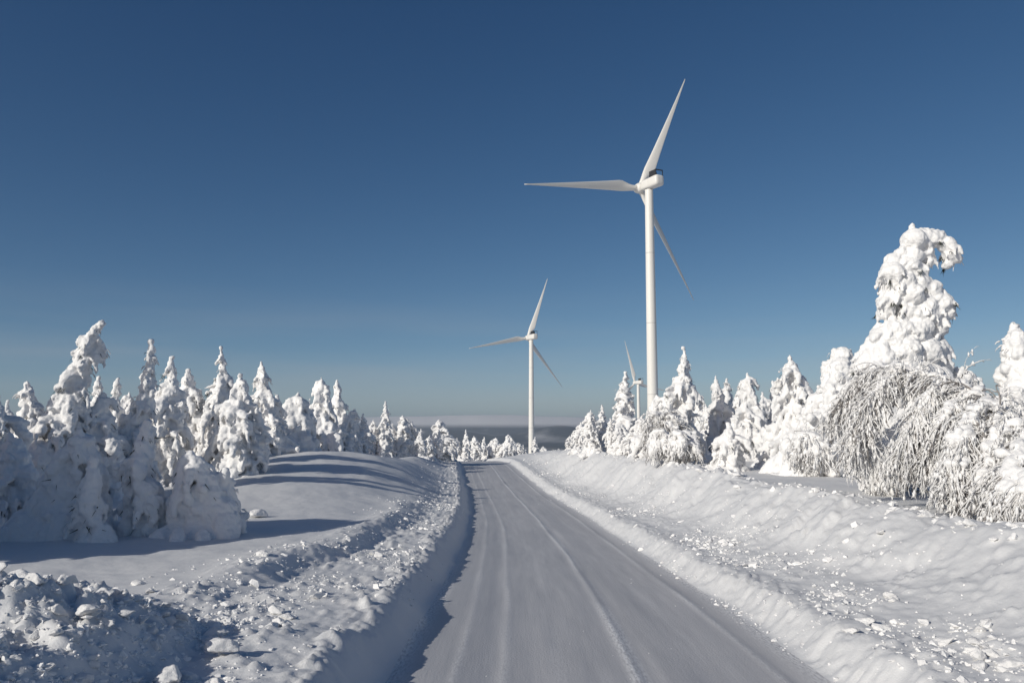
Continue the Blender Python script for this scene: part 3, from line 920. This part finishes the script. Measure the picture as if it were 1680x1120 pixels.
FAR = [
    # left, along the mound's far side
    (575, 52, 668, 44, 'stubby spruce just past the mound clump', GL, 3), (592, 55, 676, 34, 'narrow-headed spruce between the mound clump and the lone spire', GL, 0),
    (612, 60, 686, 30, 'small plump spruce immediately before the lone spire', GL, 4), (632, 60, 656, 32, 'lone slim spire of a spruce, the sharpest on the skyline past the mound', GL, 2),
    (646, 62, 693, 26, 'tiny spruce hugging the lone spire', GL, 1), (664, 62, 679, 40, 'leaning tufty spruce past the lone spire', GL, 3),
    (678, 64, 692, 28, 'low spruce behind the tufty leaning one', GL, 4), (692, 58, 701, 24, 'little spruce between the tufty one and the hollow-crowned one', GL, 0),
    (722, 64, 686, 38, 'hollow-crowned spruce standing alone against the dark far forest', GL, 5), (706, 60, 712, 24, 'dwarf spruce at the foot of the hollow-crowned one', GL, 1),
    (600, 66, 700, 40, 'half-hidden spruce behind the gap before the lone spire', GL, 5), (545, 55, 668, 46, 'spruce half hidden behind the mound clump', GL, 1),
    (735, 66, 720, 22, 'snow-covered seedling spruce past the hollow-crowned one', GL, 4),
    (5, 33, 652, 60, 'back-row spruce rising behind the one cut by the picture edge', GL, 1), (140, 36, 640, 60, 'back-row spruce just past the leaning giant\'s bent tip, low and wide', GL, 5),
    (205, 40, 640, 50, 'low back-row spruce between the spike-topped one and the shaded column', GL, 3), (252, 38, 628, 50, 'back-row spruce wedged between the shaded column and the double-tipped one', GL, 4),
    (290, 42, 632, 50, 'back-row spruce just behind the double-tipped one', GL, 1), (322, 40, 628, 56, 'back-row spruce between the round-headed and the slender pointed one', GL, 5),
    (410, 44, 640, 56, 'back-row spruce between the square-shouldered and the thumb-topped one', GL, 3), (440, 46, 650, 50, 'back-row spruce just past the thumb-topped one', GL, 1),
    (505, 56, 655, 46, 'back-row spruce in the notch above the bulky shaded dome', GL, 4), (538, 60, 650, 40, 'back-row spruce in the notch between the two knobbly ones', GL, 5),
    (1296, 46, 618, 60, 'low back-row spruce just behind the curled head, barely showing', GR, 4), (1262, 48, 648, 60, 'wide low back-row spruce behind the small-capped one', GR, 3),
    (1206, 50, 650, 44, 'back-row spruce past the skittle-shaped one, low and wide', GR, 3), (1142, 48, 640, 40, 'back-row spruce tucked behind the steeple\'s far flank', GR, 5),
    # beyond the crest
    (751, 84, 717, 22, 'squat little spruce beyond the crest, first in the row', GF, 1), (763, 84, 703, 20, 'pointed little spruce beyond the crest, taller than its neighbours', GF, 2),
    (779, 88, 713, 24, 'loose-headed little spruce beyond the crest, with a gap on both sides', GF, 4), (797, 92, 715, 18, 'narrow little spruce beyond the crest, fourth in the row', GF, 0),
    (812, 90, 716, 22, 'blunt little spruce over the road\'s vanishing bend', GF, 3), (831, 88, 711, 24, 'bushiest little spruce in the row beyond the bend', GF, 5),
    (842, 95, 720, 18, 'little spruce leaning on the bushiest one beyond the bend', GF, 1), (851, 92, 724, 18, 'low little spruce just before the second turbine\'s tower', GF, 4),
    (860, 98, 728, 14, 'tiny spruce touching the foot of the second turbine', GF, 0), (879, 90, 715, 18, 'little spruce just past the second turbine\'s tower', GF, 2),
    (889, 92, 730, 14, 'tiny round spruce after the second turbine, lowest of all', GF, 1),
    (820, 105, 726, 22, 'faint small spruce behind the blunt one beyond the bend', GF, 3), (790, 104, 727, 22, 'faint small spruce behind the narrow one beyond the crest', GF, 5),
    # right, back rows
    (968, 47, 669, 34, 'first tall spruce past the dark valley gap, jagged outline', GR, 4), (988, 48, 661, 30, 'spruce with a thin rounded tip, second after the valley gap', GR, 2),
    (950, 52, 690, 28, 'low spruce on the valley side of the jagged one', GR, 1), (1005, 46, 683, 26, 'short spruce between the thin-tipped one and the church-spire one', GR, 0),
    (1031, 45, 606, 60, 'church-spire spruce just before the tallest turbine, hiding the faint one', GR, 2), (1018, 42, 690, 36, 'low bushy spruce at the church-spire one\'s foot', GR, 3),
    (1052, 40, 680, 40, 'bushy spruce below the tallest turbine\'s tower', GR, 5), (1240, 42, 620, 40, 'spruce merging with the three-pointed one, a little lower', GR, 0),
    (1215, 45, 630, 36, 'half-hidden spruce before the three-pointed one', GR, 4), (1160, 44, 660, 36, 'spruce in the notch between steeple and skittle', GR, 1),
    (1254, 44, 640, 34, 'spruce in the dip after the three-pointed one', GR, 2), (1285, 44, 632, 40, 'back-row spruce before the curl-headed one', GR, 5),
    (1322, 40, 625, 44, 'back-row spruce between curl-headed and hunched ones', GR, 1), (1640, 30, 640, 60, 'back-row spruce above the birch arch', GR, 3),
    (935, 60, 712, 20, 'smallest spruce at the lip of the valley gap', GR, 4),
    (1555, 32, 650, 60, 'back-row spruce behind the giant one', GR, 0), (1595, 30, 655, 50, 'back-row spruce between the giant and the picture edge', GR, 4),
    # left, back row behind the thicket
    (60, 30, 665, 60, 'back-row spruce seen through the thicket behind the leaning giant', GL, 1), (120, 30, 660, 60, 'back-row spruce hidden behind the leaning giant\'s trunk', GL, 4),
    (215, 34, 650, 50, 'back-row spruce behind the shaded column', GL, 0), (330, 38, 635, 50, 'back-row spruce seen between two sunlit spires', GL, 2),
    (375, 38, 645, 50, 'back-row spruce before the square-shouldered one', GL, 5), (465, 42, 665, 50, 'back-row spruce above the shaded dome', GL, 3),
]
for a in FAR:
    far_tree(*a)

# trees beyond the picture's edge, which throw the shade over the front row
OFF = 'trees beyond the picture edge'
for i, (X, Y, H, R, k) in enumerate([(-12.7, 10.9, 5.2, 2.0, 5), (-10.8, 11.6, 4.6, 1.7, 3), (-9.7, 11.3, 3.9, 1.35, 5), (-15.3, 13.0, 5.4, 2.1, 5), (-13.9, 21.2, 6.9, .6, 2), (-17.2, 16.5, 5.3, 2.0, 3), (-9.9, 8.2, 2.0, .8, 4)]):
    copy_thing(made[k], (X, Y, G1(X, Y) - .1), i * 1.3, (R / PROTO[k][1], R / PROTO[k][1], H / 5),
               'snow-laden spruce outside the picture, throwing its shade over the front of the thicket', OFF)


# ------------------------------------------------------------------ ploughed snow clods
def clod_kind(seed):
    import bmesh
    rng = np.random.default_rng(seed)
    bm = bmesh.new()
    for i in range(13):
        d = rng.normal(size=3); d /= np.linalg.norm(d); d *= np.array([1.0, .8, .55]) * rng.uniform(.75, 1.1)
        bm.verts.new(d)
    r = bmesh.ops.convex_hull(bm, input=bm.verts)
    bmesh.ops.delete(bm, geom=[v for v in bm.verts if not v.link_faces], context='VERTS')
    bmesh.ops.triangulate(bm, faces=bm.faces)
    bm.verts.index_update()
    V = np.array([v.co[:] for v in bm.verts]); F = np.array([[v.index for v in f.verts] for f in bm.faces]); bm.free()
    return V, F


CK = [clod_kind(i) for i in range(10)]


def clods():
    rng = np.random.default_rng(9)
    X = []; Y = []; S = []
    def zone(n, y0, y1, f, smin, smax, pw=2.2):
        yy = y0 * (y1 / y0) ** rng.random(n)
        uu = f(yy, rng)
        X.append(uu + cY(yy)); Y.append(yy); S.append(np.minimum(smin * rng.random(n) ** (-1 / pw), smax))
    zone(9000, 5, 70, lambda y, r: -HW - .45 - (stepT(y) - .35) * r.random(len(y)), .012, .085)
    zone(1500, 5, 70, lambda y, r: -HW - stepT(y) - np.abs(r.normal(0, .35, len(y))), .016, .11)
    zone(500, 5, 70, lambda y, r: -HW - stepT(y) - .2 - 1.3 * r.random(len(y)), .02, .11)
    zone(6500, 5, 70, lambda y, r: HW + 1.25 + .5 * r.normal(0, 1, len(y)), .014, .10, 2.0)
    zone(1000, 5, 70, lambda y, r: HW + .7 + 1.9 * r.random(len(y)), .015, .09)
    zone(900, 5, 70, lambda y, r: HW + .05 + .05 * r.normal(0, 1, len(y)), .010, .045)
    zone(700, 7, 70, lambda y, r: HW + 3.35 + .25 * r.normal(0, 1, len(y)), .04, .16)
    zone(160, 5, 60, lambda y, r: -1.9 + 3.8 * r.random(len(y)), .006, .022)
    zone(260, 5, 70, lambda y, r: -HW - .25 + .12 * r.normal(0, 1, len(y)), .012, .05)
    zone(3800, 4.5, 8.5, lambda y, r: -2.5 - 2.6 * r.random(len(y)), .014, .11, 1.9)
    X = np.concatenate(X); Y = np.concatenate(Y); S = np.concatenate(S)
    keep = rng.random(len(X)) < np.clip(.42 + 2.2 * fbm2(X * .8, Y * .55, 61, 3), .05, 1)
    keep |= ((X - cY(Y)) > HW + 3.0) | ((Y < 8.5) & (X < -2.6))
    X, Y, S = X[keep], Y[keep], S[keep]
    S = S * rng.uniform(.5, 1.35, len(S))
    Z = G(X, Y)
    big = np.argsort(-S / Y)[:260]
    bigset = set(big.tolist())
    parts = []
    for i in range(len(X)):
        if i in bigset: continue
        V, F = CK[i % 10]
        R = rotm(rng)
        Vv = (V @ R.T) * np.array([1.1, 1, .75]) * S[i] + np.array([X[i], Y[i], Z[i] + S[i] * rng.uniform(-.25, .3)])
        parts.append((Vv, F))
    V, F = join(parts)
    o = link('snow_crumbs', mesh_from('snow_crumbs', V, F, smooth=False), CLOD)
    tag(o, 'scattered crumbs of ploughed snow along both verges', 'snow crumbs', kind='stuff')
    return [(X[i], Y[i], Z[i], S[i]) for i in big]


def clod_mesh(seed, sub=1):
    """an irregular, knobbly block"""
    rng = np.random.default_rng(seed)
    V, F = CK[seed % 10]
    me = mesh_from('block', V, F)
    o = bpy.data.objects.new('t', me); C.objects.link(o)
    m = o.modifiers.new('r', 'REMESH'); m.mode = 'VOXEL'; m.voxel_size = .07
    s = o.modifiers.new('s', 'SMOOTH'); s.iterations = 3
    out = bpy.data.meshes.new_from_object(o.evaluated_get(bpy.context.evaluated_depsgraph_get()))
    bpy.data.objects.remove(o)
    n = len(out.vertices); c = np.empty(n * 3, np.float32); out.vertices.foreach_get('co', c); c = c.reshape(-1, 3).astype(float)
    c = c * (1 + .16 * noise3(c * 2.6, seed) + .09 * noise3(c * 7, seed + 1))[:, None]
    out.vertices.foreach_set('co', c.astype(np.float32).ravel())
    out.polygons.foreach_set('use_smooth', np.ones(len(out.polygons), bool)); out.update()
    out.materials.append(CLOD)
    return out


BM = [clod_mesh(i) for i in range(6)]
bigs = clods()
rngb = random.Random(4)
for i, (x, y, z, s) in enumerate(bigs):
    u = x - float(cY(y))
    if u < 0 and y < 8.6 and x < -2.6: lab, g = 'snow lump on the shaded heap of ploughed snow beside the camera', 'lumps on the shaded snow heap'
    elif u < -HW - float(stepT(y)): lab, g = 'white snow lump on the smooth terrace above the western verge', 'lumps on the western terrace'
    elif u < 0: lab, g = 'white snow lump among the crumbs on the western verge', 'lumps on the western verge'
    elif u > HW + 2.7: lab, g = 'rounded snow lump on the crest of the high eastern bank', 'lumps on the crest of the eastern bank'
    else: lab, g = 'white snow lump among the crumbs on the eastern verge', 'lumps on the eastern verge'
    o = link('snow_lump', BM[i % 6]); o.location = (x, y, z + s * .08)
    o.rotation_euler = (rngb.uniform(-.4, .4), rngb.uniform(-.4, .4), rngb.uniform(0, 6.28)); o.scale = (s * 1.1, s, s * .85)
    tag(o, lab, 'snow lump', g)
# the largest blocks the plough left
for i, (px, py, Y, s, lab) in enumerate([
    (365, 1052, 6.9, .17, 'large sunlit snow block beside the dark shadow on the western verge'),
    (283, 1095, 6.2, .18, 'large craggy snow block at the bottom of the shaded heap'),
    (140, 1063, 6.3, .13, 'pair-like double snow block halfway down the shaded heap'),
    (35, 955, 7.0, .20, 'crowning snow block on top of the shaded heap'),
    (522, 955, 9.6, .10, 'biggest white block in the crumbs of the western verge'),
    (455, 980, 8.8, .12, 'flat white block in the middle of the western verge'),
    (425, 831, 19.0, .26, 'smooth lone snow hummock on the field below the mound'),
    (206, 970, 8.6, .13, 'snow block at the edge of the western terrace nearest the heap'),
    (1420, 975, 8.7, .12, 'biggest pale block on the eastern verge'),
    (1603, 1043, 7.1, .08, 'upright pointed shard of snow on the eastern verge'),
    (1445, 822, 12.3, .13, 'round snow ball on the bank crest before the birch'),
    (1592, 852, 11.0, .13, 'round snow ball on the bank crest under the hanging birch twigs'),
]):
    X = at(px, py, Y)[0]
    z = G1(X, Y)
    o = link('snow_block', BM[i % 6]); o.location = (X, Y, z + s * .35); o.scale = (s * 1.1, s, s * (1.5 if 'upright' in lab else .8)); o.rotation_euler = (0, 0, i * 1.1)
    tag(o, lab, 'snow block', 'large snow blocks')


# ------------------------------------------------------------------ wind turbines
def blade_mesh(L, chord=4.0, flip=-1):
    """blade along +Z from the hub, chord across X (rotor plane) pitched towards Y (axis)"""
    V = []; F = []; ns = 34; n = 20
    for i in range(ns):
        t = i / (ns - 1); z = 1.2 + (L - 1.2) * t
        root = 1 - min(1, max(0, (t - .03) / .15)); root = root * root * (3 - 2 * root)
        c = 2.0 * root + (1 - root) * chord * (1 - .93 * min(1, max(0, (t - .16) / .84)) ** .82) if t > .16 else 2.0 * root + (1 - root) * chord
        c = max(c, .45)
        if t > .97: c *= .55
        th = 2.0 * root + (1 - root) * c * (.28 - .14 * t)
        pit = math.radians(24 - 12 * t)
        for k in range(n):
            a = 2 * math.pi * k / n
            x = math.cos(a) * .5; y = math.sin(a) * .5
            xa = x - .18 * (1 - root)
            ya = y * (1 if root > .5 else (.35 + .65 * max(0, .5 + x)) ** .8)
            px = xa * c * flip; py = ya * th
            X = px * math.cos(pit) - py * math.sin(pit) * flip; Y = px * math.sin(pit) * flip + py * math.cos(pit)
            V.append((X, Y + .6 * t * t, z))
    for i in range(ns - 1):
        for k in range(n):
            a = i * n + k; b = i * n + (k + 1) % n
            F.append((a, b, b + n, a + n))
    c0 = len(V); V.append((0, 0, 1.0)); V.append(tuple(np.mean(V[-n - 1:-1], 0)))
    me = bpy.data.meshes.new('blade')
    faces = [list(f) for f in F] + [[(k + 1) % n, k, c0] for k in range(n)] + [[(ns - 1) * n + k, (ns - 1) * n + (k + 1) % n, c0 + 1] for k in range(n)]
    me.from_pydata([tuple(map(float, v)) for v in V], [], faces)
    me.polygons.foreach_set('use_smooth', np.ones(len(me.polygons), bool)); me.update()
    return me


def rounded_box(sx, sy, sz, bev, taper=1.0):
    import bmesh
    bm = bmesh.new(); bmesh.ops.create_cube(bm, size=1)
    for v in bm.verts:
        v.co.x *= sx; v.co.y *= sy; v.co.z *= sz
        if v.co.y > 0: v.co.x *= taper; v.co.z *= taper
    bmesh.ops.bevel(bm, geom=bm.edges[:], offset=bev, segments=4, affect='EDGES', profile=.6)
    me = bpy.data.meshes.new('box'); bm.to_mesh(me); bm.free()
    me.polygons.foreach_set('use_smooth', np.ones(len(me.polygons), bool)); me.update()
    return me


def lathe(prof, n=48):
    V = []; F = []
    for r, z in prof:
        for k in range(n):
            a = 2 * math.pi * k / n; V.append((r * math.cos(a), r * math.sin(a), z))
    for i in range(len(prof) - 1):
        for k in range(n):
            a = i * n + k; b = i * n + (k + 1) % n; F.append((a, b, b + n, a + n))
    return mesh_from('lathe', V, F)


def turbine(px, hub_py, Y, ground_z, angles, axis_deg, L, label):
    hub = at(px, hub_py, Y)
    root = bpy.data.objects.new('wind_turbine', None); C.objects.link(root)
    root.location = (hub[0], Y, ground_z); tag(root, label, 'wind turbine', 'wind turbines')
    H = hub[2] - ground_z - 2.0
    prof = [(2.02 - .6 * k / 16, H * k / 16) for k in range(17)]
    t = link('tower', lathe(prof), PAINT, root)
    for f in (.24, .5, .76):
        rr = 2.02 - .6 * f
        link('flange', lathe([(rr - .05, H * f - .09), (rr + .045, H * f - .08), (rr + .045, H * f + .08), (rr - .05, H * f + .09)]), SEAM, root)
    # rotor axis points away from the camera; the housing's rear comes back towards it
    nac = bpy.data.objects.new('nacelle', rounded_box(3.9, 9.6, 3.9, 1.25, .9)); C.objects.link(nac); nac.parent = root
    nac.data.materials.append(PAINT)
    nac.location = (0, 0, H + 2.0); nac.rotation_euler = (0, 0, math.radians(axis_deg)); 
    # shift the housing along its own axis
    ax = Vector((-math.sin(math.radians(axis_deg)), math.cos(math.radians(axis_deg)), 0))
    nac.location = Vector((0, 0, H + 2.0)) - ax * 1.6
    parts = []
    for a, b, c, d, e, f in ((-1.6, -4.2, 1.7, -1.4, -.6, 3.7), (1.4, -4.2, 1.7, 1.6, -4.0, 3.7), (-1.6, -4.2, 3.5, 1.6, -3.8, 3.8), (-1.6, -4.2, 1.7, -1.3, -3.8, 3.8), (-1.4, -1.2, 1.7, 1.4, -.9, 3.7)):
        x0, x1, y0, y1, z0, z1 = min(a, d), max(a, d), min(b, e), max(b, e), min(c, f), max(c, f)
        V = np.array([(x, y, z) for x in (x0, x1) for y in (y0, y1) for z in (z0, z1)]) + np.random.default_rng(3).normal(0, .002, (8, 3))
        parts.append((V, np.array([(0, 1, 3, 2), (4, 6, 7, 5), (0, 4, 5, 1), (2, 3, 7, 6), (0, 2, 6, 4), (1, 5, 7, 3)])))
    V, F = join(parts)
    link('cooler_frame', mesh_from('cooler_frame', V, F, smooth=False), DARKM, nac)
    # hub
    hubm = lathe([(.02, -2.0), (1.2, -1.9), (1.75, -1.2), (1.9, 0), (1.75, 1.1), (1.3, 2.0), (.6, 2.6), (.02, 2.75)], 32)
    hb = link('hub', hubm, PAINT, root)
    hc = Vector((0, 0, H + 2.0)) + ax * 5.2
    hb.location = hc; hb.rotation_euler = ax.to_track_quat('Z', 'Y').to_euler()
    bmesh_ = blade_mesh(L)
    bmesh_.materials.append(PAINT)
    e = Vector((math.cos(math.radians(axis_deg)), math.sin(math.radians(axis_deg)), 0))
    tl = math.radians(6)
    axt = (ax * math.cos(tl) + Vector((0, 0, 1)) * math.sin(tl)).normalized()
    upt = (Vector((0, 0, 1)) * math.cos(tl) - ax * math.sin(tl)).normalized()
    for a in angles:
        a = math.radians(a)
        d = e * math.cos(a) + upt * math.sin(a)      # blade direction
        y = axt
        x = y.cross(d)
        b = bpy.data.objects.new('blade', bmesh_); C.objects.link(b); b.parent = root
        b.matrix_local = Matrix(((x.x, y.x, d.x, hc.x), (x.y, y.y, d.y, hc.y), (x.z, y.z, d.z, hc.z), (0, 0, 0, 1)))
    return root


turbine(1064.5, 302.5, 282, G1(47, 282), [66.5, 186.5, 306.5], 29, 47.2, 'tallest, closest wind turbine, its tower rising out of the snow-laden spruces')
turbine(871.5, 553, 560, -15.5, [72, 192, 312], 27, 44.5, 'second wind turbine, standing free over the bend of the road')
turbine(1047, 627, 820, -20, [110, -10, 230], 30, 43.8, 'faint farthest wind turbine, half hidden by the tallest one\'s tower')


# ------------------------------------------------------------------ the air: far things fade towards the sky
def haze():
    m = bpy.data.materials.new('haze'); m.use_nodes = True
    t = m.node_tree; t.nodes.clear()
    out = t.nodes.new('ShaderNodeOutputMaterial')
    v = t.nodes.new('ShaderNodeVolumePrincipled')
    v.inputs['Color'].default_value = (.74, .85, 1.0, 1)
    v.inputs['Density'].default_value = 7e-5
    v.inputs['Anisotropy'].default_value = 0.1
    t.links.new(v.outputs[0], out.inputs['Volume'])
    x, y0, y1, z0, z1 = 34000, -3000, 31500, -140, 200
    V = [(a, b, c) for a in (-x, x) for b in (y0, y1) for c in (z0, z1)]
    F = [(0, 1, 3, 2), (4, 6, 7, 5), (0, 4, 5, 1), (2, 3, 7, 6), (0, 2, 6, 4), (1, 5, 7, 3)]
    o = link('haze', mesh_from('haze', V, F, smooth=False), m); tag(o, kind='stuff')


haze()
